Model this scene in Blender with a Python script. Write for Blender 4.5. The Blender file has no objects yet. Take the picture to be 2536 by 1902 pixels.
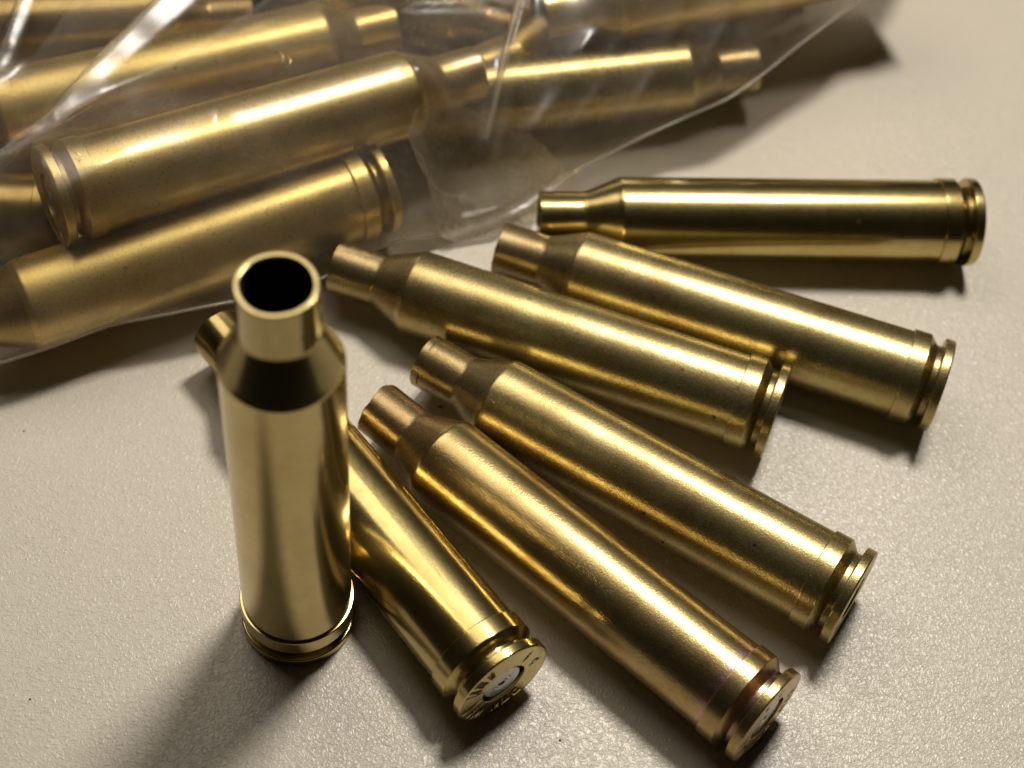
import bpy, bmesh, math, random
import numpy as np
from mathutils import Vector, Matrix

MM = 0.001
random.seed(7)
rng = np.random.default_rng(11)
S = bpy.context.scene
col = S.collection

# ------------------------------------------------------------------ camera
cam_d = bpy.data.cameras.new('camera')
cam = bpy.data.objects.new('camera', cam_d)
col.objects.link(cam)
fw = Vector((0.0, 0.59689911, -0.80231631))
rt = Vector((0.99280112, 0.09609707, 0.07149332))
up = Vector((-0.11977454, 0.79654053, 0.5926021))
cam.matrix_world = Matrix(((rt.x, up.x, -fw.x, 0.0),
                           (rt.y, up.y, -fw.y, 0.0),
                           (rt.z, up.z, -fw.z, 0.18195),
                           (0, 0, 0, 1)))
cam_d.sensor_width = 36.0
cam_d.lens = 36.0 * 4102.3 / 2536.0
cam_d.clip_start = 0.005
cam_d.clip_end = 20.0
cam_d.dof.use_dof = True
cam_d.dof.focus_distance = 0.200
cam_d.dof.aperture_fstop = 21.0
S.camera = cam
S.render.resolution_x = 1024
S.render.resolution_y = 768

# ------------------------------------------------------------------ world (dim room)
w = bpy.data.worlds.new('World')
S.world = w
w.use_nodes = True
wn = w.node_tree.nodes
wn['Background'].inputs[0].default_value = (1.0, 0.86, 0.68, 1)
wn['Background'].inputs[1].default_value = 0.006

# ------------------------------------------------------------------ lamps
def lamp(name, pos, target, size, watts, colour):
    d = bpy.data.lights.new(name, 'AREA')
    d.shape = 'DISK'
    d.size = size
    d.energy = watts
    d.color = colour
    o = bpy.data.objects.new(name, d)
    o.location = Vector(pos) * MM
    o.rotation_euler = (Vector(target) - Vector(pos)).to_track_quat('-Z', 'Y').to_euler()
    col.objects.link(o)
    return o
lamp('desk_lamp', (85, 315, 450), (0, 150, 0), 0.10, 2.05, (1.0, 0.94, 0.86))
lamp('second_lamp', (-170, 330, 430), (-30, 130, 0), 0.30, 0.58, (1.0, 0.90, 0.76))

S.view_settings.view_transform = 'Standard'
S.view_settings.look = 'None'
S.view_settings.exposure = 0.0
S.view_settings.gamma = 1.0
S.render.engine = 'CYCLES'
S.cycles.max_bounces = 14
S.cycles.transparent_max_bounces = 24
S.cycles.glossy_bounces = 6

# ------------------------------------------------------------------ material helpers
class NT:
    def __init__(self, name):
        self.m = bpy.data.materials.new(name)
        self.m.use_nodes = True
        self.t = self.m.node_tree
        self.t.nodes.clear()
        self.out = self.n('ShaderNodeOutputMaterial')
    def n(self, typ, **kw):
        nd = self.t.nodes.new(typ)
        for k, v in kw.items():
            if k.startswith('_'):
                setattr(nd, k[1:], v)
            else:
                key = k.replace('__', ' ')
                nd.inputs[key].default_value = v
        return nd
    def l(self, a, b):
        self.t.links.new(a, b)
    def math(self, op, a, b=None, clamp=False):
        nd = self.n('ShaderNodeMath', _operation=op, _use_clamp=clamp)
        for i, v in enumerate((a, b)):
            if v is None: continue
            if isinstance(v, (int, float)): nd.inputs[i].default_value = v
            else: self.l(v, nd.inputs[i])
        return nd.outputs[0]
    def ramp(self, fac, stops):
        nd = self.n('ShaderNodeValToRGB')
        cr = nd.color_ramp
        while len(cr.elements) < len(stops): cr.elements.new(0.5)
        for e, (p, c) in zip(cr.elements, stops):
            e.position = p
            e.color = c if len(c) == 4 else (*c, 1)
        self.l(fac, nd.inputs[0])
        return nd.outputs[0]
    def mix(self, fac, a, b, blend='MIX'):
        nd = self.n('ShaderNodeMix', _data_type='RGBA', _blend_type=blend)
        for s, v in ((0, fac), (6, a), (7, b)):
            if isinstance(v, (int, float)): nd.inputs[s].default_value = v
            elif isinstance(v, tuple): nd.inputs[s].default_value = (*v, 1) if len(v) == 3 else v
            else: self.l(v, nd.inputs[s])
        return nd.outputs[2]
    def noise(self, vec, scale, detail=2.0, rough=0.5, dist=0.0):
        nd = self.n('ShaderNodeTexNoise')
        nd.inputs['Scale'].default_value = scale
        nd.inputs['Detail'].default_value = detail
        nd.inputs['Roughness'].default_value = rough
        nd.inputs['Distortion'].default_value = dist
        self.l(vec, nd.inputs['Vector'])
        return nd.outputs['Fac']

def brass(name, base, rough, grain, tarnish, dull=0.0, scratches=0.9, broad=0.20, pink=False, wb=0.42, groove_shade=0.45):
    """satin brass: fine grain in the relief, patches of brown tarnish, small dark spots"""
    N = NT(name)
    tc = N.n('ShaderNodeTexCoord').outputs['Object']
    sd = N.n('ShaderNodeAttribute', _attribute_type='OBJECT', _attribute_name='seed').outputs['Fac']
    off = N.n('ShaderNodeCombineXYZ')
    N.l(sd, off.inputs[0]); N.l(sd, off.inputs[1])
    add = N.n('ShaderNodeVectorMath', _operation='ADD')
    N.l(tc, add.inputs[0]); N.l(off.outputs[0], add.inputs[1])
    P = add.outputs[0]
    big = N.noise(P, 140, 4, 0.62)
    mid = N.noise(P, 1100, 3, 0.6)
    fine = N.noise(P, 4300, 2, 0.65)
    dark = tuple(c * k for c, k in zip(base, (0.60, 0.50, 0.42)))
    c = N.mix(N.ramp(big, [(0.42, (0, 0, 0)), (0.72, (tarnish,) * 3)]), base, dark)
    c = N.mix(N.ramp(mid, [(0.50, (0, 0, 0)), (0.80, (tarnish * .7,) * 3)]), c, dark)
    if pink:
        sx = N.n('ShaderNodeSeparateXYZ'); N.l(tc, sx.inputs[0])
        zb = N.ramp(N.math('MULTIPLY', sx.outputs[2], 100.0), [(0.12, (0, 0, 0)), (0.2, (1, 1, 1)), (0.30, (.2, .2, .2)), (0.52, (0, 0, 0)), (0.57, (1, 1, 1)), (0.74, (0, 0, 0))])
        pm = N.math('MULTIPLY', zb, N.ramp(mid, [(0.40, (0.2,) * 3), (0.6, (1, 1, 1))]))
        c = N.mix(pm, c, (0.62, 0.34, 0.36))
    # shade in the extraction groove, painted into the brass colour
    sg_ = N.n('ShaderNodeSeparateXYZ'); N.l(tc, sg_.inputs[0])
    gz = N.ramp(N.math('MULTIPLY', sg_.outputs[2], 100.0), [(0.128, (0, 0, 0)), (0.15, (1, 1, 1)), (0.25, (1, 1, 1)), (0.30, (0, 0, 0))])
    gm = N.math('MULTIPLY', N.math('MULTIPLY', gz, groove_shade), N.ramp(mid, [(0.3, (.6,) * 3), (0.6, (1, 1, 1))]))
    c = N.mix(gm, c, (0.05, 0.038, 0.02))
    # tiny dark spots
    vor = N.n('ShaderNodeTexVoronoi', Scale=330.0, Randomness=1.0)
    N.l(P, vor.inputs['Vector'])
    sep = N.n('ShaderNodeSeparateColor')
    N.l(vor.outputs['Color'], sep.inputs[0])
    sel = N.math('GREATER_THAN', sep.outputs[0], 0.85)
    rad = N.math('MULTIPLY', sep.outputs[1], 0.12)
    near = N.math('LESS_THAN', vor.outputs['Distance'], rad)
    spot = N.math('MULTIPLY', sel, near)
    c = N.mix(N.math('MULTIPLY', spot, 0.75), c, (0.05, 0.03, 0.015))
    b = N.n('ShaderNodeBsdfPrincipled', Metallic=1.0)
    N.l(c, b.inputs['Base Color'])
    # lengthwise fine scratches
    mp = N.n('ShaderNodeMapping')
    mp.inputs['Scale'].default_value = (2600, 2600, 90)
    mp.inputs['Rotation'].default_value = (0.12, 0.05, 0.3)
    N.l(P, mp.inputs['Vector'])
    scr = N.noise(mp.outputs[0], 1.0, 2, 0.55)
    r = N.math('ADD', N.math('MULTIPLY', N.math('SUBTRACT', mid, 0.5), 0.10), rough + dull)
    r = N.math('ADD', r, N.math('MULTIPLY', N.math('SUBTRACT', fine, 0.5), 0.2 * min(grain, 1.0)))
    r = N.math('ADD', r, N.math('MULTIPLY', spot, 0.3), clamp=True)
    N.l(r, b.inputs['Roughness'])
    h = N.math('ADD', N.math('MULTIPLY', fine, grain * 1.0),
               N.math('MULTIPLY', scr, 0.25 * scratches))
    h = N.math('SUBTRACT', h, N.math('MULTIPLY', spot, 0.8))
    bump = N.n('ShaderNodeBump', Strength=1.0, Distance=0.0000085)
    N.l(h, bump.inputs['Height'])
    h2 = N.noise(P, 90, 2, 0.5)
    bump2 = N.n('ShaderNodeBump', Strength=1.0, Distance=0.00002)
    N.l(h2, bump2.inputs['Height'])
    N.l(bump2.outputs[0], bump.inputs['Normal'])
    N.l(bump.outputs[0], b.inputs['Normal'])
    b2 = N.n('ShaderNodeBsdfPrincipled', Metallic=1.0)
    N.l(c, b2.inputs['Base Color'])
    N.l(N.math('ADD', r, broad, clamp=True), b2.inputs['Roughness'])
    N.l(bump.outputs[0], b2.inputs['Normal'])
    mx = N.n('ShaderNodeMixShader'); mx.inputs[0].default_value = wb
    N.l(b.outputs[0], mx.inputs[1]); N.l(b2.outputs[0], mx.inputs[2])
    N.l(mx.outputs[0], N.out.inputs[0])
    return N.m

BR = (0.80, 0.60, 0.26)
MAT = {
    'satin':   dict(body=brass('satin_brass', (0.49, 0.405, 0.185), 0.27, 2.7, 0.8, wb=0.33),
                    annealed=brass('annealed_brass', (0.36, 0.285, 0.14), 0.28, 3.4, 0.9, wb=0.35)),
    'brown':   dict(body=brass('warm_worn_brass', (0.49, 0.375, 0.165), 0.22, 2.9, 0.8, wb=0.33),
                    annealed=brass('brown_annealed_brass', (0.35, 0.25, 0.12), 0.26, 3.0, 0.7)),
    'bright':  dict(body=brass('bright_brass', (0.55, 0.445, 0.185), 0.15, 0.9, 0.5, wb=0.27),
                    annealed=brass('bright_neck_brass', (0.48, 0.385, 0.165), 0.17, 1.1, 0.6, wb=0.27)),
    'polished': dict(body=brass('polished_brass', (0.58, 0.475, 0.225), 0.15, 0.4, 0.35, wb=0.25, groove_shade=0.92, scratches=0.3),
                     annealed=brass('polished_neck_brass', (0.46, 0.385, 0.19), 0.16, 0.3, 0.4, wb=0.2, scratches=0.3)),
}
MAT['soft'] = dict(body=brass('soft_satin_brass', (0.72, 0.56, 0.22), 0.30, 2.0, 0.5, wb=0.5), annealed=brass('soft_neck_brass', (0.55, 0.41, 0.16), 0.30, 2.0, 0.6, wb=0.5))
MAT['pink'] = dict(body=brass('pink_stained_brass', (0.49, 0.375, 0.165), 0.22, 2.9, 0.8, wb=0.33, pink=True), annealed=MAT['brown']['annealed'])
def simple(name, colr, rough, metal=0.0):
    N = NT(name)
    tc = N.n('ShaderNodeTexCoord').outputs['Object']
    nz = N.noise(tc, 1500, 3, 0.6)
    b = N.n('ShaderNodeBsdfPrincipled', Metallic=metal, Roughness=rough)
    N.l(N.mix(N.ramp(nz, [(0.35, (0, 0, 0)), (0.7, (1, 1, 1))]), tuple(c * .7 for c in colr), colr), b.inputs['Base Color'])
    bp = N.n('ShaderNodeBump', Strength=0.6, Distance=0.00001)
    N.l(nz, bp.inputs['Height']); N.l(bp.outputs[0], b.inputs['Normal'])
    N.l(b.outputs[0], N.out.inputs[0])
    return N.m
M_SOOT = simple('soot', (0.012, 0.010, 0.008), 0.8)
M_PRIMER = simple('nickel_primer', (0.60, 0.59, 0.59), 0.28, 1.0)
M_STAMP = simple('stamp_tarnish', (0.07, 0.045, 0.02), 0.6, 0.4)
M_CRUMB = simple('crumb', (0.10, 0.07, 0.04), 0.8)
M_SHAVING = simple('brass_shaving', (0.85, 0.66, 0.34), 0.25, 1.0)

def table_material():
    N = NT('beige_laminate')
    tc = N.n('ShaderNodeTexCoord').outputs['Object']
    # warped leathery pebble
    wn_ = N.n('ShaderNodeTexNoise', Scale=900.0, Detail=2.0)
    N.l(tc, wn_.inputs['Vector'])
    sub = N.n('ShaderNodeVectorMath', _operation='SUBTRACT')
    N.l(wn_.outputs['Color'], sub.inputs[0]); sub.inputs[1].default_value = (0.5, 0.5, 0.5)
    sc = N.n('ShaderNodeVectorMath', _operation='SCALE'); sc.inputs['Scale'].default_value = 0.0009
    N.l(sub.outputs[0], sc.inputs[0])
    ad = N.n('ShaderNodeVectorMath', _operation='ADD')
    N.l(tc, ad.inputs[0]); N.l(sc.outputs[0], ad.inputs[1])
    n1 = N.noise(ad.outputs[0], 1500, 2.0, 0.5, 0.3)
    n2 = N.noise(ad.outputs[0], 4200, 2.0, 0.55, 0.2)
    lo = N.noise(tc, 260, 2, 0.5)
    ridged = N.math('ABSOLUTE', N.math('SUBTRACT', n1, 0.5))
    h = N.math('ADD', N.math('MULTIPLY', ridged, 1.6), N.math('MULTIPLY', n2, 0.22))
    h = N.math('ADD', h, N.math('MULTIPLY', lo, 0.35))
    bump = N.n('ShaderNodeBump', Strength=1.0, Distance=0.00013)
    N.l(h, bump.inputs['Height'])
    b = N.n('ShaderNodeBsdfPrincipled')
    b.inputs['Roughness'].default_value = 0.29
    b.inputs['Specular IOR Level'].default_value = 0.42
    c = N.mix(N.ramp(N.noise(tc, 22, 3, 0.6), [(0.3, (0, 0, 0)), (0.7, (1, 1, 1))]), (0.575, 0.522, 0.425), (0.605, 0.548, 0.447))
    c = N.mix(N.ramp(n2, [(0.60, (0, 0, 0)), (0.78, (0.16,) * 3)]), c, (0.40, 0.33, 0.25))
    N.l(c, b.inputs['Base Color'])
    N.l(bump.outputs[0], b.inputs['Normal'])
    N.l(b.outputs[0], N.out.inputs[0])
    return N.m

def film_material(name, haze, tint):
    N = NT(name)
    tc = N.n('ShaderNodeTexCoord').outputs['Object']
    tr0 = N.n('ShaderNodeBsdfTransparent'); tr0.inputs[0].default_value = (*tint, 1)
    rf = N.n('ShaderNodeBsdfRefraction'); rf.inputs['IOR'].default_value = 1.0
    rf.inputs['Roughness'].default_value = 0.22; rf.inputs['Color'].default_value = (*tint, 1)
    tr = N.n('ShaderNodeMixShader'); tr.inputs[0].default_value = 0.70
    N.l(tr0.outputs[0], tr.inputs[1]); N.l(rf.outputs[0], tr.inputs[2])
    gl = N.n('ShaderNodeBsdfGlossy'); gl.inputs['Roughness'].default_value = 0.31
    gl.inputs['Color'].default_value = (1, 1, 1, 1)
    # crinkle relief
    mp = N.n('ShaderNodeMapping'); mp.inputs['Scale'].default_value = (1.0, 0.45, 0.6)
    mp.inputs['Rotation'].default_value = (0, 0, 0.5)
    N.l(tc, mp.inputs['Vector'])
    a = N.noise(mp.outputs[0], 48, 2.5, 0.5, 0.9)
    rid = N.math('ABSOLUTE', N.math('SUBTRACT', a, 0.5))
    f = N.noise(tc, 900, 3, 0.6)
    h = N.math('ADD', N.math('MULTIPLY', rid, -1.0), N.math('MULTIPLY', f, 0.012))
    bp = N.n('ShaderNodeBump', Strength=0.12, Distance=0.0035)
    N.l(h, bp.inputs['Height'])
    N.l(bp.outputs[0], gl.inputs['Normal'])
    # haze made of hair-fine scratches and dust
    mp2 = N.n('ShaderNodeMapping'); mp2.inputs['Scale'].default_value = (260, 5600, 700)
    mp2.inputs['Rotation'].default_value = (0, 0, 0.9)
    N.l(tc, mp2.inputs['Vector'])
    s1 = N.noise(mp2.outputs[0], 1.0, 2, 0.6, 0.6)
    mp3 = N.n('ShaderNodeMapping'); mp3.inputs['Scale'].default_value = (5200, 330, 700)
    mp3.inputs['Rotation'].default_value = (0, 0, 0.35)
    N.l(tc, mp3.inputs['Vector'])
    s2 = N.noise(mp3.outputs[0], 1.0, 2, 0.6, 0.6)
    dust = N.noise(tc, 2400, 2, 0.7)
    s = N.math('ADD', N.ramp(s1, [(0.56, (0, 0, 0)), (0.68, (0.7,) * 3)]), N.ramp(s2, [(0.57, (0, 0, 0)), (0.68, (0.6,) * 3)]))
    s = N.math('ADD', s, N.ramp(dust, [(0.62, (0, 0, 0)), (0.76, (0.6,) * 3)]))
    patch = N.ramp(N.noise(tc, 45, 3, 0.6), [(0.35, (0.25,) * 3), (0.7, (1.2,) * 3)])
    hz = N.math('MULTIPLY', N.math('ADD', N.math('MULTIPLY', s, haze * 1.0), haze * 0.85), patch, clamp=True)
    tl = N.n('ShaderNodeBsdfTranslucent'); tl.inputs[0].default_value = (0.84, 0.74, 0.57, 1)
    df = N.n('ShaderNodeBsdfDiffuse'); df.inputs[0].default_value = (0.84, 0.74, 0.57, 1)
    hm = N.n('ShaderNodeMixShader'); hm.inputs[0].default_value = 0.5
    N.l(tl.outputs[0], hm.inputs[1]); N.l(df.outputs[0], hm.inputs[2])
    m1 = N.n('ShaderNodeMixShader')
    N.l(hz, m1.inputs[0]); N.l(tr.outputs[0], m1.inputs[1]); N.l(hm.outputs[0], m1.inputs[2])
    lw = N.n('ShaderNodeLayerWeight'); lw.inputs['Blend'].default_value = 0.32
    N.l(bp.outputs[0], lw.inputs['Normal'])
    fr = N.math('ADD', N.math('MULTIPLY', N.math('POWER', lw.outputs['Facing'], 2.2), 0.40), 0.050)
    m2 = N.n('ShaderNodeMixShader')
    N.l(fr, m2.inputs[0]); N.l(m1.outputs[0], m2.inputs[1]); N.l(gl.outputs[0], m2.inputs[2])
    N.l(m2.outputs[0], N.out.inputs[0])
    return N.m

# ------------------------------------------------------------------ mesh helpers
def mesh_obj(name, me, mat=None, parent=None):
    o = bpy.data.objects.new(name, me)
    if mat is not None and not me.materials:
        me.materials.append(mat)
    col.objects.link(o)
    o.parent = parent
    return o

def lathe(name, prof, seg=96, fn=None, cap_start=False, cap_end=False):
    """profile of (radius, z) in mm turned about z; fn(x,y,z) -> moved point for small dents"""
    vs, fs = [], []
    for (r, z) in prof:
        for k in range(seg):
            a = 2 * math.pi * k / seg
            x, y, zz = r * math.cos(a), r * math.sin(a), z
            if fn: x, y, zz = fn(x, y, zz)
            vs.append((x * MM, y * MM, zz * MM))
    for i in range(len(prof) - 1):
        for k in range(seg):
            a, b = i * seg + k, i * seg + (k + 1) % seg
            fs.append((a, b, b + seg, a + seg))
    if cap_start: fs.append(tuple(reversed(range(seg))))
    if cap_end: fs.append(tuple(range((len(prof) - 1) * seg, len(prof) * seg)))
    me = bpy.data.meshes.new(name)
    me.from_pydata(vs, [], fs)
    me.polygons.foreach_set('use_smooth', [True] * len(me.polygons))
    me.update()
    return me

def arc(pts, r=0.12, n=4):
    """round the inner corners of a polyline profile"""
    out = [pts[0]]
    for i in range(1, len(pts) - 1):
        p = Vector(pts[i]); a = Vector(pts[i - 1]) - p; b = Vector(pts[i + 1]) - p
        d = min(r, a.length * .45, b.length * .45)
        A = p + a.normalized() * d; B = p + b.normalized() * d
        out.append(tuple(A))
        for k in range(1, n):
            t = k / n
            q = A * (1 - t) ** 2 + p * 2 * t * (1 - t) + B * t * t
            out.append(tuple(q))
        out.append(tuple(B))
    out.append(pts[-1])
    # hold shading at long flats with extra rings
    res = [out[0]]
    for a, b in zip(out, out[1:]):
        L = math.dist(a, b)
        if L > 0.5:
            e = 0.06 / L
            res.append((a[0] + (b[0] - a[0]) * e, a[1] + (b[1] - a[1]) * e))
            m = max(1, int(L / 4))
            for k in range(1, m):
                t = k / m
                res.append((a[0] + (b[0] - a[0]) * t, a[1] + (b[1] - a[1]) * t))
            res.append((b[0] - (b[0] - a[0]) * e, b[1] - (b[1] - a[1]) * e))
        res.append(b)
    return res

R_RIM, R_BELT, R_BASE, R_SH, R_NECK, R_IN = 6.42, 6.37, 6.08, 5.88, 3.70, 3.12
Z_BELT0, Z_BELT1, Z_SH, Z_NK, Z_TOP = 3.15, 5.6, 51.9, 57.0, 63.5

def glyph_mesh():
    """headstamp letters laid round the primer, as one flat mesh in mm, built from stroke text"""
    bm = bmesh.new()
    def put(ch, ang, flip):
        cu = bpy.data.curves.new('glyph', 'FONT')
        cu.body = ch; cu.size = 1.55; cu.align_x = 'CENTER'; cu.align_y = 'CENTER'
        cu.resolution_u = 3
        cu.offset = 0.0
        to = bpy.data.objects.new('glyph', cu)
        col.objects.link(to)
        bpy.context.view_layer.update()
        me = bpy.data.meshes.new_from_object(to.evaluated_get(bpy.context.evaluated_depsgraph_get()))
        bpy.data.objects.remove(to)
        R = 4.55
        M = Matrix.Translation((R * math.cos(ang), R * math.sin(ang), 0)) @ \
            Matrix.Rotation(ang - math.pi / 2 + (math.pi if flip else 0), 4, 'Z')
        off = len(bm.verts)
        vs = [bm.verts.new(M @ v.co) for v in me.vertices]
        for p in me.polygons:
            try: bm.faces.new([vs[i] for i in p.vertices])
            except ValueError: pass
        bpy.data.meshes.remove(me)
    # top, read clockwise with letter tops outward
    for ch, a in (('F', 90 + 17), ('C', 90 - 17)):
        put(ch, math.radians(a), False)
    word = '7MM REM MAG'
    n = len(word)
    for i, ch in enumerate(word):
        if ch == ' ': continue
        a = 180 + (i / (n - 1)) * 180 - 2
        put(ch, math.radians(a), True)
    me = bpy.data.meshes.new('headstamp')
    bm.to_mesh(me); bm.free()
    return me

def head_mesh():
    """the head: rim, extraction groove, primer pocket"""
    prof = arc([(3.02, 1.6), (3.02, 0.0), (6.30, 0.0), (6.40, 0.16), (6.40, 1.22), (6.28, 1.34),
                (5.15, 1.40), (5.15, 2.15), (6.20, Z_BELT0)], 0.07, 3)
    return lathe('rim', prof, 112)

GL = glyph_mesh()
def build_head():
    """engrave the letters into the head face"""
    me = head_mesh()
    me.materials.append(MAT['bright']['body'])
    o = bpy.data.objects.new('rim', me); col.objects.link(o)
    bmc = bmesh.new(); bmc.from_mesh(GL)
    bmesh.ops.remove_doubles(bmc, verts=bmc.verts, dist=0.0005)
    geom = bmesh.ops.extrude_face_region(bmc, geom=bmc.faces[:])
    for v in [g for g in geom['geom'] if isinstance(g, bmesh.types.BMVert)]:
        v.co.z += 0.34
    for v in bmc.verts:
        v.co.z -= 0.17
    bmesh.ops.recalc_face_normals(bmc, faces=bmc.faces)
    # text is read from below the head (looking along +z), so mirror x
    for v in bmc.verts: v.co.x *= -1; v.co *= MM
    bmesh.ops.reverse_faces(bmc, faces=bmc.faces)
    cm = bpy.data.meshes.new('cutter'); bmc.to_mesh(cm); bmc.free()
    c = bpy.data.objects.new('cutter', cm); col.objects.link(c)
    cm.materials.append(M_STAMP)
    md = o.modifiers.new('b', 'BOOLEAN'); md.object = c; md.operation = 'DIFFERENCE'; md.solver = 'EXACT'
    md.material_mode = 'TRANSFER'
    bpy.context.view_layer.update()
    dg = bpy.context.evaluated_depsgraph_get()
    out = bpy.data.meshes.new_from_object(o.evaluated_get(dg))
    n0 = len(me.polygons)
    bpy.data.objects.remove(o); bpy.data.objects.remove(c)
    ok = len(out.polygons) > n0 + 20
    print('headstamp boolean', ok, n0, len(out.polygons))
    out.name = 'rim'
    return out if ok else me
RIM_STAMPED = build_head()
RIM_PLAIN = head_mesh()
print('mats', [m.name for m in RIM_STAMPED.materials])

# floor of the stamped letters, darkened
def stamp_floor():
    me = GL.copy()
    for v in me.vertices:
        v.co = Vector((-v.co.x, v.co.y, 0.15)) * MM
    me.name = 'headstamp'
    me.materials.append(M_STAMP)
    return me
STAMP = stamp_floor()

body_prof = arc([(R_BASE, Z_BELT1 - 0.02), (R_SH, Z_SH), (R_SH - 0.35, Z_SH + 0.75)], 0.22, 6)
sh_prof = [(R_SH - 0.35, Z_SH + 0.75), (R_NECK + 0.32, Z_NK - 0.68)]
def shoulder_profile():
    p = arc([(R_SH - 0.35, Z_SH + 0.75), (R_NECK, Z_NK), (R_NECK, Z_NK + 0.8)], 0.45, 6)
    return p
BELT_P = arc([(6.20, Z_BELT0 - 0.02), (R_BELT, Z_BELT0 + 0.12), (R_BELT, Z_BELT1 - 0.10), (R_BELT - 0.05, Z_BELT1), (6.02, Z_BELT1 + 0.02)], 0.05, 3)
NECK_P = arc([(R_NECK, Z_NK + 0.8), (R_NECK, Z_TOP - 0.05), (R_NECK - 0.07, Z_TOP), (R_IN + 0.1, Z_TOP), (R_IN, Z_TOP - 0.15), (R_IN, Z_TOP - 0.45)], 0.08, 3)
BORE_P = [(R_IN, Z_TOP - 0.45), (R_IN, Z_NK), (R_SH - 0.6, Z_SH - .4), (5.2, 8.0), (0.6, 6.5)]
PRIMER_P = arc([(2.72, 1.5), (2.72, 0.52), (2.50, 0.24), (1.20, 0.20), (1.05, 0.30), (0.88, 0.22), (0.62, 0.26), (0.48, 0.50), (0.001, 0.60)], 0.10, 3)

body_me = lathe('body', body_prof)
belt_me = lathe('belt', BELT_P)
bore_me = lathe('bore', BORE_P, 48)
primer_me = lathe('primer', PRIMER_P, 64)

def dent(cx, cy, cz, rad, depth):
    def f(x, y, z):
        d2 = ((x - cx) ** 2 + (y - cy) ** 2 + (z - cz) ** 2) / rad ** 2
        k = depth * math.exp(-d2)
        r = math.hypot(x, y) or 1
        return x * (1 - k / r), y * (1 - k / r), z
    return f
def lip(phase, amp, ov):
    """slightly uneven, slightly oval case mouth"""
    def f(x, y, z):
        t = max(0.0, (z - (Z_NK + 1.5)) / (Z_TOP - Z_NK - 1.5))
        a = math.atan2(y, x)
        k = 1 + ov * t * math.cos(2 * (a - phase))
        zz = z + t ** 3 * amp * (math.sin(3 * a + phase) * .5 + math.sin(5 * a + 2 * phase) * .3 + math.sin(11 * a) * .12)
        return x * k, y / k, zz
    return f

seedn = [0]
def make_case(name, label, cat, group, finish, neck_fn=None, stamped=True, body_fn=None, tone=None):
    root = bpy.data.objects.new(name, None)
    root.empty_display_size = 0.01
    col.objects.link(root)
    root['label'] = label; root['category'] = cat
    if group: root['group'] = group
    seedn[0] += 1
    sd = seedn[0] * 0.137
    def part(nm, me, mat):
        o = mesh_obj(nm, me, None, root)
        if not me.materials: me.materials.append(mat)
        o.material_slots[0].link = 'OBJECT'
        o.material_slots[0].material = mat
        o['seed'] = sd
        return o
    F = MAT[finish]
    bm_ = body_me if body_fn is None else lathe('body', body_prof, 96, body_fn)
    part('body', bm_, F['body'])
    part('shoulder', lathe('shoulder', shoulder_profile(), 96), F['annealed'])
    part('neck', lathe('neck', NECK_P, 96, neck_fn), F['annealed'])
    part('bore', bore_me, M_SOOT)
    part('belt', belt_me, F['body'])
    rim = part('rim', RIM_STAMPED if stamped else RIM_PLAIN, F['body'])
    part('primer', primer_me, M_PRIMER)
    if stamped:
        h = mesh_obj('headstamp', STAMP, None, root)
    return root

def lay(root, head, ang=None, mouth=None, spin=0.0):
    """head: centre of the head face (mm); the case axis (+z local) points to the mouth"""
    H = Vector(head)
    if mouth is None:
        d = Vector((math.cos(ang), math.sin(ang), -(R_RIM - R_SH) / (Z_SH - 0.6)))
    else:
        d = Vector(mouth) - H
    d.normalize()
    q = d.to_track_quat('Z', 'Y')
    root.rotation_mode = 'QUATERNION'
    root.rotation_quaternion = q @ Matrix.Rotation(spin, 3, 'Z').to_quaternion()
    root.location = H * MM

def copy_case(src, label, finish=None, group=None):
    r = src.copy(); col.objects.link(r)
    r['label'] = label
    if group: r['group'] = group
    seedn[0] += 1
    for ch in list(src.children):
        c = ch.copy(); col.objects.link(c); c.parent = r
        if 'seed' in c.keys():
            c['seed'] = seedn[0] * 0.137
            if finish:
                k = {'body': 'body', 'belt': 'body', 'rim': 'body', 'shoulder': 'annealed', 'neck': 'annealed'}.get(c.name.split('.')[0])
                if k: c.material_slots[0].material = MAT[finish][k]
    return r

# ------------------------------------------------------------------ tabletop
bm = bmesh.new()
bmesh.ops.create_cube(bm, size=1.0)
for v in bm.verts:
    v.co.x *= 1.4; v.co.y *= 1.1; v.co.z = v.co.z * 0.025 - 0.0125
    v.co.y += 0.555
bmesh.ops.bevel(bm, geom=[e for e in bm.edges], offset=0.002, segments=2, affect='EDGES')
me = bpy.data.meshes.new('tabletop'); bm.to_mesh(me); bm.free()
tb = mesh_obj('tabletop', me, table_material())
tb['kind'] = 'structure'

# ------------------------------------------------------------------ loose cases
SPIN_A = math.radians(62)
G = 'loose brass cases on the table'
C = 'cartridge case'
z0 = R_RIM + 0.04
std = make_case('cartridge_case', 'polished brass case standing upright on its head with its dark open mouth up', C, G, 'polished',
                lip(0.4, 0.05, 0.012))
std.location = Vector((-22.63, 96.24, 0.02)) * MM
std.rotation_euler = (0, 0, 1.0)
std.scale = (1.075, 1.075, 1.0)

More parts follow.
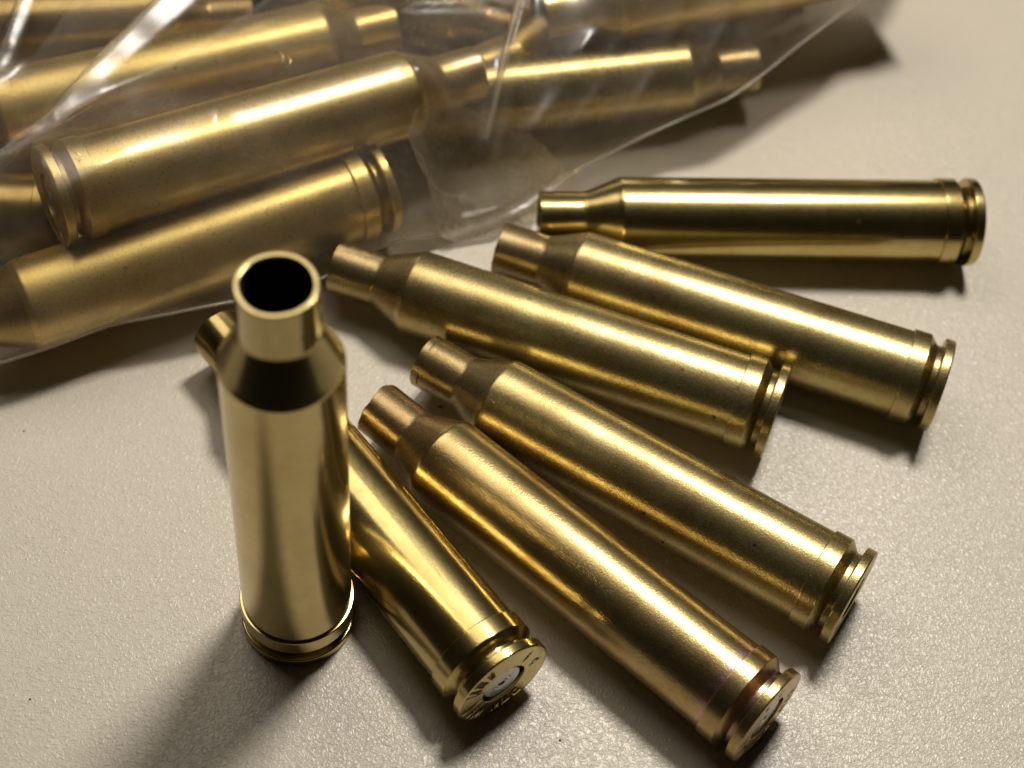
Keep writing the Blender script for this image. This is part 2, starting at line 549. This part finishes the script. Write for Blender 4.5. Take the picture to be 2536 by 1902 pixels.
cA = make_case('cartridge_case', 'bright brass case lying behind the upright one, its silver primer facing forward', C, G, 'bright', lip(1.0, .06, .01))
lay(cA, (3.23, 87.22, z0), 2.3169, spin=SPIN_A)
cB = make_case('cartridge_case', 'brown-tinged brass case with an uneven notched mouth, its head nearest the bottom right corner', C, G, 'pink',
               lip(2.2, 0.38, 0.03))
lay(cB, (34.16, 86.88, z0), 2.5069)
cC = make_case('cartridge_case', 'satin brass case with dark slits round its mouth and two dark specks on its body', C, G, 'satin', lip(0.2, .05, .01))
lay(cC, (44.70, 104.31, z0), 2.6686)
def slit(root, z, a0, a1, wdt, lift):
    # dark crimp slit just behind the mouth
    vs, fs = [], []
    n = 14
    for i in range(n + 1):
        a = a0 + (a1 - a0) * i / n
        hw = wdt * (0.35 + 0.65 * math.sin(math.pi * i / n))
        for dz, rr in ((-hw, R_NECK - .03), (-hw * .6, R_NECK + lift), (hw * .6, R_NECK + lift), (hw, R_NECK - .03)):
            vs.append((rr * math.cos(a) * MM, rr * math.sin(a) * MM, (z + dz) * MM))
    for i in range(n):
        for k in range(3):
            q = i * 4 + k
            fs.append((q, q + 4, q + 5, q + 1))
    me = bpy.data.meshes.new('slit'); me.from_pydata(vs, [], fs); me.update()
    mesh_obj('slit', me, M_STAMP, root)
lay_inv = cC.rotation_quaternion.inverted()
vdir = lay_inv @ (Vector((-10, 130, 6)) - Vector((0, 0, 182))).normalized()
a_cam = math.atan2(-vdir.y, -vdir.x)
upd = lay_inv @ Vector((0, 0, 1)); a_up = math.atan2(upd.y, upd.x)
sg = 1 if math.sin(a_up - a_cam) > 0 else -1
slit(cC, 62.5, a_cam + sg * .95, a_cam + sg * 0.35, 0.11, 0.075)
slit(cC, 62.4, a_cam - sg * .55, a_cam - sg * 1.15, 0.15, 0.075)
def speck(root, d, a, size):
    # fleck of dark residue stuck to the body
    bm = bmesh.new()
    bmesh.ops.create_icosphere(bm, subdivisions=1, radius=1)
    r0 = R_BASE + (R_SH - R_BASE) * d / Z_SH
    for v in bm.verts:
        k = 1 + random.uniform(-.35, .35)
        p = Vector((v.co.x * .6 * k * size + r0 + 0.03, v.co.y * size * k, v.co.z * size * 1.3 * k + d))
        v.co = Vector((p.x * math.cos(a) - p.y * math.sin(a), p.x * math.sin(a) + p.y * math.cos(a), p.z)) * MM
    me = bpy.data.meshes.new('speck'); bm.to_mesh(me); bm.free()
    mesh_obj('speck', me, M_SOOT, root)
speck(cC, 27.0, a_cam - sg * 0.62, 0.26)
speck(cC, 13.0, a_cam - sg * 0.02, 0.20)
speck(cC, 23.5, a_cam - sg * 1.15, 0.22)
cD = make_case('cartridge_case', 'satin brass case lying between the dark-slitted case and the nicked one, head at right', C, G, 'satin', lip(3.0, .05, .01))
lay(cD, (35.29, 131.13, z0), 2.8787)
cE = make_case('cartridge_case', 'satin brass case with a nicked mouth lying just in front of the shiny horizontal one', C, G, 'satin', lip(1.6, .16, .03))
lay(cE, (57.55, 138.80, z0), 2.8901)
cF = make_case('cartridge_case', 'shiny brass case lying level across the picture, farthest of the loose ones from the camera', C, G, 'bright', lip(2.0, .05, .01))
lay(cF, (63.83, 169.85, z0), 3.277)

# ------------------------------------------------------------------ cases in the bag
GB = 'brass cases inside the clear plastic bag'
bag_cases = []
def bagcase(label, head, mouth, finish='bright', spin=0.0):
    c = copy_case(cD, label, finish, GB)
    H, Mo = Vector(head), Vector(mouth)
    lay(c, head, mouth=mouth, spin=spin)
    c.scale = (1.06, 1.06, 1.0)
    bag_cases.append((H, (Mo - H).normalized()))
    return c
bagcase('large brass case on top of the pile in the bag, belted head at left', (-62.6, 142.0, 19.4), (-10.4, 178.6, 15.9), 'soft')
bagcase('unsharp brass case at the front of the bag with its head by the upright case', (-21.8, 161.4, 8.2), (-74.2, 125.9, 8.6), 'soft')
bagcase('unsharp brass case in the left of the bag behind the large top one', (-80.0, 163.0, 9.5), (-27.5, 193.0, 8.5), 'soft')
bagcase('brass case at the top edge of the bag, bright neck left of the seam fold', (-66.0, 207.0, 7.5), (-7.4, 196.0, 9.0), 'brown')
bagcase('brass case in the bag with its round dark mouth facing left beside the seam fold', (54.5, 219.0, 17.0), (-4.4, 190.0, 17.0), 'soft')
bagcase('brass case in the bag with its neck pointing to the right edge', (-29.0, 177.0, 6.6), (31.0, 196.6, 7.0), 'satin')
bagcase('brass case in the bag lying low under the one with the round dark mouth', (38.0, 226.0, 8.0), (-10.0, 186.0, 9.5), 'soft')
bagcase('dim brass case at the left edge of the bag under the large head', (-62.0, 149.5, 6.6), (-125.0, 142.5, 6.4), 'brown')
bagcase('dim brass case in the far upper left of the bag', (-34.0, 221.0, 7.0), (-96.0, 205.0, 8.0), 'brown')

bagcase('dim brass case at the left of the bag between two white creases', (-108.0, 178.0, 6.8), (-46.5, 194.5, 6.8), 'brown')

# ------------------------------------------------------------------ plastic bag
front = [(-140, 102, 4), (-110, 110, 4), (-86.2, 118.8, 4.0), (-74.3, 122.9, 4.0), (-67.4, 126.5, 4.0), (-60.5, 130.8, 4.0), (-54.7, 135.1, 4.0),
         (-47.4, 138.1, 4.0), (-40.8, 141.0, 4.0), (-33.4, 145.8, 3.0), (-26.8, 150.6, 3.0), (-22.4, 155.6, 2.0),
         (-18.1, 158.7, 1.6), (-11.7, 161.2, 1.4), (-6.8, 162.3, 1.4), (-4.0, 164.1, 1.6), (-0.8, 167.4, 2.6), (3.3, 170.8, 4.0),
         (8.6, 173.9, 6.0), (15.3, 178.0, 8.0), (21.1, 181.9, 9.0), (27.0, 184.6, 11.0), (32.0, 189.8, 12.0),
         (36.7, 195.4, 13.0), (41.5, 200.6, 14.0), (45.5, 204.8, 15.0), (50.2, 212.2, 16.0), (55.6, 222.9, 17.0), (66, 250, 17), (78, 285, 14)]
front = [(x + .9, y - 3.4, 7.2) if x < -36 else ((x + .5, y - 3.3, 4.6) if x < -15 else ((x, y - 1.5, z) if x < -9 else (x, y, z))) for x, y, z in front]
def resample(pts, n):
    P = np.array(pts, float)
    s = np.r_[0, np.cumsum(np.linalg.norm(np.diff(P, axis=0), axis=1))]
    t = np.linspace(0, s[-1], n)
    Q = np.stack([np.interp(t, s, P[:, k]) for k in range(3)], 1)
    for _ in range(6):
        Q[1:-1] = .25 * Q[:-2] + .5 * Q[1:-1] + .25 * Q[2:]
    return Q
NU, NV = 400, 230
Fr = resample(front, NU)
Bk = np.stack([np.linspace(-225, 95, NU), np.linspace(300, 345, NU), np.full(NU, 4.0)], 1)
vv = np.linspace(0, 1, NV)[:, None, None]
vv2 = vv ** 1.25
XY = Fr[None, :, :2] * (1 - vv2) + Bk[None, :, :2] * vv2
X, Y = XY[..., 0], XY[..., 1]
obs = np.full(X.shape, 0.6)
def radius_at(d):
    r = np.where(d < Z_SH, R_RIM - (R_RIM - R_SH) * d / Z_SH, np.where(d < Z_NK, R_SH + (R_NECK - R_SH) * (d - Z_SH) / (Z_NK - Z_SH), R_NECK))
    return r
for H, d in bag_cases:
    # sample discs along the axis -> height of the cylinder's top
    dx, dy = d.x, d.y
    L2 = math.hypot(dx, dy)
    s = ((X - H.x) * dx + (Y - H.y) * dy) / L2
    perp = np.abs(-(X - H.x) * dy + (Y - H.y) * dx) / L2
    al = s / L2
    inside = (al > -0.6) & (al < Z_TOP + 0.6)
    r = radius_at(np.clip(al, 0, Z_TOP)) * 1.06 + 0.5
    top = H.z + d.z * al + np.sqrt(np.maximum(r * r - perp * perp, 0))
    obs = np.where(inside & (perp < r), np.maximum(obs, top), obs)
Z = obs.copy()
Z[0] = Fr[:, 2]; Z[-1] = 5; 
Z = np.maximum(Z, 0.6)
def relax(Z, n, load):
    for _ in range(n):
        A = Z.copy()
        A[1:-1, 1:-1] = .25 * (Z[:-2, 1:-1] + Z[2:, 1:-1] + Z[1:-1, :-2] + Z[1:-1, 2:]) + load
        A[1:-1, 1:-1] = np.maximum(A[1:-1, 1:-1], obs[1:-1, 1:-1])
        A[:, 0] = A[:, 1]; A[:, -1] = A[:, -2]
        Z = A
    return Z
# coarse-to-fine drape: film hangs between the highest contacts
Z = relax(Z, 900, 0.0012)
# hand-placed folds: (points, height, width)
def seg_dist(px, py, ax, ay, bx, by):
    vx, vy = bx - ax, by - ay
    L = vx * vx + vy * vy
    t = np.clip(((px - ax) * vx + (py - ay) * vy) / L, 0, 1)
    return np.hypot(px - ax - t * vx, py - ay - t * vy), t
def fold(pts, h, wd, sharp=1.0, fade=True):
    global Z
    best = np.full(X.shape, 1e9); tt = np.zeros(X.shape)
    n = len(pts) - 1
    for i in range(n):
        d, t = seg_dist(X, Y, *pts[i], *pts[i + 1])
        tt = np.where(d < best, (i + t) / n, tt)
        best = np.minimum(best, d)
    if isinstance(wd, tuple): wd = wd[0] + (wd[1] - wd[0]) * tt
    k = np.exp(-(best / wd) ** sharp)
    if fade: k = k * np.clip(np.sin(np.pi * np.clip(tt, 0.02, 0.98)) * 2.2, 0.0, 1)
    Z = Z + h * k
def pleat(pts, z0_, z1_, slope, w0, w1):
    # film pulled tight into a narrow flat facet along pts, falling away to its right side
    global Z
    best = np.full(X.shape, 1e9); tt = np.zeros(X.shape); sd = np.zeros(X.shape)
    n = len(pts) - 1
    for i in range(n):
        (ax, ay), (bx, by) = pts[i], pts[i + 1]
        d, t = seg_dist(X, Y, ax, ay, bx, by)
        cr = (X - ax) * (by - ay) - (Y - ay) * (bx - ax)
        m = d < best
        tt = np.where(m, (i + t) / n, tt); sd = np.where(m, np.sign(cr) * d, sd); best = np.minimum(best, d)
    wd = w0 + (w1 - w0) * tt
    zc = z0_ + (z1_ - z0_) * tt + 0.16 * np.sin(19 * tt + .4) * np.sin(7 * tt) + 0.05 * np.sin(61 * tt)
    tgt = np.where(sd > 0, zc - slope * sd, zc + 1.1 * sd)
    k = np.where(sd > 0, np.clip((wd + 2.2 - sd) / 2.2, 0, 1), np.clip((2.6 + sd) / 2.6, 0, 1))
    k = k * k * (3 - 2 * k) * np.clip(tt / .06, 0, 1) * (best < 30)
    Z = Z * (1 - k) + tgt * k
pleat([(-73, 147), (-66.5, 156), (-61.5, 167), (-56, 178), (-51, 190), (-44, 206)], 19.0, 27.5, 0.43, 0.7, 7.0)
pleat([(-79, 160), (-76.5, 170), (-76, 182), (-73, 203)], 17.0, 25.0, 0.42, 1.0, 4.0)
fold([(-4.6, 196), (-5.4, 184), (-6.6, 173), (-7.6, 162)], 2.3, 1.2, 1.3)
fold([(-24, 188), (-14, 190), (-4.9, 190.5)], 2.0, 1.2, 1.2)
fold([(-7.6, 163), (-3, 170), (2, 178), (6, 188)], 1.6, 1.6, 1.3)
fold([(-6.5, 164), (-13, 168), (-20, 171)], 1.4, 1.8, 1.3)
fold([(12, 178), (17, 187), (19, 197)], 1.5, 1.2, 1.2)
fold([(22, 184), (25, 192), (26, 204)], 1.5, 1.2, 1.2)
fold([(33, 193), (34, 203), (31, 214)], 1.3, 1.2, 1.2)
fold([(2, 172), (8, 181), (11, 192)], 1.0, 1.0, 1.2)
fold([(-70, 128), (-60, 136), (-52, 146)], 1.2, 1.6, 1.3)
fold([(-45, 142), (-42, 150), (-44, 158)], 1.0, 1.6, 1.3)
fold([(-36, 147), (-30, 153), (-20, 160)], 0.9, 1.4, 1.3)
for _ in range(26):
    ax, ay = rng.uniform(-90, 45), rng.uniform(135, 225)
    an = rng.normal(0.9, 0.5); L = rng.uniform(8, 26)
    m = (ax + L / 2 * math.cos(an) + rng.normal(0, 1.2), ay + L / 2 * math.sin(an) + rng.normal(0, 1.2))
    fold([(ax, ay), m, (ax + L * math.cos(an), ay + L * math.sin(an))], rng.uniform(-0.1, 0.55), rng.uniform(0.7, 1.6), 1.2)
# blob-like air pocket in the corner of the bag
Z = Z + 0.8 * np.exp(-(((X + 9) / 7.0) ** 2 + ((Y - 166.0) / 3.4) ** 2))
Z[0] = Fr[:, 2]
Z[1] = .5 * Z[0] + .5 * Z[1]
Z = np.maximum(Z, np.minimum(obs, 80))
Z[0] = Fr[:, 2]
def sheet(name, X, Y, Z, mat, parent):
    n, m = X.shape
    vs = np.stack([X, Y, Z], -1).reshape(-1, 3) * MM
    idx = np.arange(n * m).reshape(n, m)
    f = np.stack([idx[:-1, :-1], idx[:-1, 1:], idx[1:, 1:], idx[1:, :-1]], -1).reshape(-1, 4)
    me = bpy.data.meshes.new(name)
    me.from_pydata(vs.tolist(), [], f.tolist())
    me.polygons.foreach_set('use_smooth', [True] * len(me.polygons))
    me.update()
    return mesh_obj(name, me, mat, parent)
bag = bpy.data.objects.new('plastic_bag', None)
bag.location = (0, 0, 0)
col.objects.link(bag)
bag['label'] = 'clear creased plastic bag filled with brass cases lying across the upper left'
bag['category'] = 'bag'
sheet('upper_film', X, Y, Z, film_material('clear_film', 0.15, (0.92, 0.90, 0.86)), bag)
dist = np.hypot(X - Fr[None, :, 0], Y - Fr[None, :, 1])
ZB = 0.25 + (Fr[None, :, 2] - 0.25) * np.exp(-(dist / 5.5) ** 1.5)
st = 3
sheet('lower_film', X[::st, ::st], Y[::st, ::st], ZB[::st, ::st], film_material('clear_film_lower', 0.07, (0.95, 0.94, 0.92)), bag)
# corner of the bag folded double: a second, milkier layer
nr, na = 26, 72
fxy = []
for a_ in range(nr):
    row = []
    for b_ in range(na + 1):
        q = a_ / (nr - 1); th = 2 * math.pi * b_ / na
        wob = 1 + 0.10 * math.sin(3 * th + 1) + 0.06 * math.sin(5 * th) + 0.03 * math.sin(11 * th)
        ex, ey = 11.0 * q * wob * math.cos(th), 5.4 * q * wob * math.sin(th)
        x_ = -7.5 + ex * .93 - ey * .36; y_ = 165.8 + ex * .36 + ey * .93
        k_ = np.argmin((X - x_) ** 2 + (Y - y_) ** 2)
        offe = math.sqrt((X.flat[k_] - x_) ** 2 + (Y.flat[k_] - y_) ** 2)
        zb = float(Z.flat[k_]) if offe < 1.2 else 0.8
        dome = 1.3 * (1 - q * q) ** 1.2 + 0.30 * math.sin(4 * q * math.cos(th) * 2 + 1) * math.sin(3 * q * math.sin(th) * 2) * (1 - q)
        inward = max(0.0, (y_ - 161.5) - 0.45 * (x_ + 12))
        lowp = 1.6 + 0.42 * inward
        row.append((x_, y_, (zb + 0.1) * q ** 3 + lowp * (1 - q ** 3) + 1.9 * (1 - q * q) ** 1.3))
    fxy.append(row)
F_ = np.array(fxy)
sheet('folded_corner', F_[..., 0], F_[..., 1], F_[..., 2], film_material('folded_film', 0.45, (0.95, 0.94, 0.91)), bag)
# the tall pinched fold that runs up from the corner
path = resample([(-8.0, 167.0, 0), (-7.2, 172.0, 0), (-6.4, 180.0, 0), (-5.6, 188.0, 0), (-4.9, 197.0, 0)], 70)
rows = []
for q_ in np.linspace(0, 1, 9):
    row = []
    for i_, (x_, y_, _) in enumerate(path):
        t_ = i_ / (len(path) - 1)
        wd_ = 0.7 + 1.2 * t_
        k_ = np.argmin((X - x_) ** 2 + (Y - y_) ** 2)
        row.append((x_ + (q_ - .5) * wd_, y_ + 0.25 * math.sin(6 * t_), float(Z.flat[k_]) + 0.15 + 1.5 * math.sin(math.pi * q_) * (0.35 + .65 * math.sin(math.pi * min(t_ * 1.1 + .05, 1)))))
    rows.append(row)
P_ = np.array(rows)
for _ in range(8):
    P_[:, 1:-1, 2] = .25 * P_[:, :-2, 2] + .5 * P_[:, 1:-1, 2] + .25 * P_[:, 2:, 2]
sheet('pinched_fold', P_[..., 0], P_[..., 1], P_[..., 2], film_material('pinched_film', 0.60, (0.93, 0.91, 0.86)), bag)
# heat-sealed seam along the front edge: a thin raised bead
def bead(name, pts, r, mat, parent, seg=8):
    P = [Vector(p) for p in pts]
    vs, fs = [], []
    for i, p in enumerate(P):
        t = (P[min(i + 1, len(P) - 1)] - P[max(i - 1, 0)]).normalized()
        n = t.cross(Vector((0, 0, 1))).normalized(); b = t.cross(n)
        rr = r * (0.25 + 0.75 * math.sin(math.pi * (i + .5) / len(P))) if r < 0.2 else r
        for k in range(seg):
            a = 2 * math.pi * k / seg
            vs.append(tuple((p + (n * math.cos(a) + b * math.sin(a)) * rr) * MM))
    for i in range(len(P) - 1):
        for k in range(seg):
            a, c = i * seg + k, i * seg + (k + 1) % seg
            fs.append((a, c, c + seg, a + seg))
    fs.append(tuple(range(seg))); fs.append(tuple(reversed(range((len(P) - 1) * seg, len(P) * seg))))
    me = bpy.data.meshes.new(name); me.from_pydata(vs, [], fs)
    me.polygons.foreach_set('use_smooth', [True] * len(me.polygons)); me.update()
    return mesh_obj(name, me, mat, parent)
bead('sealed_edge', Fr[::3].tolist(), 0.22, film_material('film_seam', 0.30, (0.93, 0.92, 0.9)), bag)

# ------------------------------------------------------------------ small bits
def film_z(x, y):
    k = np.argmin((X - x) ** 2 + (Y - y) ** 2)
    return float(Z.flat[k])
shav = [((-37.5, 172.5), 'curly brass shaving caught in the bag above the large case', 3),
        ((-36.0, 170.5), 'thin bent brass shaving just below the curly one in the bag', 2.2),
        ((-37.5, 163.0), 'tiny brass flake on the bag over the middle of the large case', 1.0),
        ((-58.0, 143.5), 'short pale shaving on the bag next to the belt of the large case', 1.5),
        ((5.5, 171.5), 'small golden sliver in the bag near its front corner', 1.6)]
for (x, y), lab, L in shav:
    pts = []
    a0 = random.uniform(0, 3.1)
    for i in range(9):
        t = i / 8 - .5
        a = a0 + t * random.uniform(.8, 1.6)
        pts.append((x + L * t * math.cos(a), y + L * t * math.sin(a), film_z(x, y) + 0.15 + .25 * math.sin(3 * t)))
    o = bead('brass_shaving', pts, 0.10, M_SHAVING, None, 6)
    o['label'] = lab; o['category'] = 'metal shaving'; o['group'] = 'brass shavings on the bag'

def crumb(x, y, L, wd, ang, label, mat=M_CRUMB):
    bm = bmesh.new()
    bmesh.ops.create_icosphere(bm, subdivisions=2, radius=1)
    for v in bm.verts:
        k = 1 + random.uniform(-.22, .22)
        v.co = Vector((v.co.x * L * k, v.co.y * wd * k, v.co.z * wd * .6 * k))
        v.co.y += 0.25 * L * (v.co.x / L) ** 2
        v.co *= MM
    me = bpy.data.meshes.new('crumb'); bm.to_mesh(me); bm.free()
    o = mesh_obj('crumb', me, mat)
    o.location = Vector((x, y, wd * .5 + .02)) * MM
    o.rotation_euler = (0, 0, ang)
    o['label'] = label; o['category'] = 'crumb'; o['group'] = 'dark crumbs on the table'
crumb(-1.9, 165.4, 0.75, 0.16, -0.6, 'thin dark sliver on the table beside the mouth of the level case')
crumb(-9.3, 130.0, 0.42, 0.18, 0.3, 'dark crumb on the table between two case necks')
crumb(10.7, 84.0, 0.14, 0.12, 0.3, 'tiny round dark crumb in the glinting patch at the bottom edge')
crumb(-62.6, 118.2, 0.16, 0.08, 0.3, 'faint dark speck on the pale table below the left of the bag')
crumb(-51.7, 81.1, 0.14, 0.1, 0.3, 'faint dark speck on the table near the lower left corner')
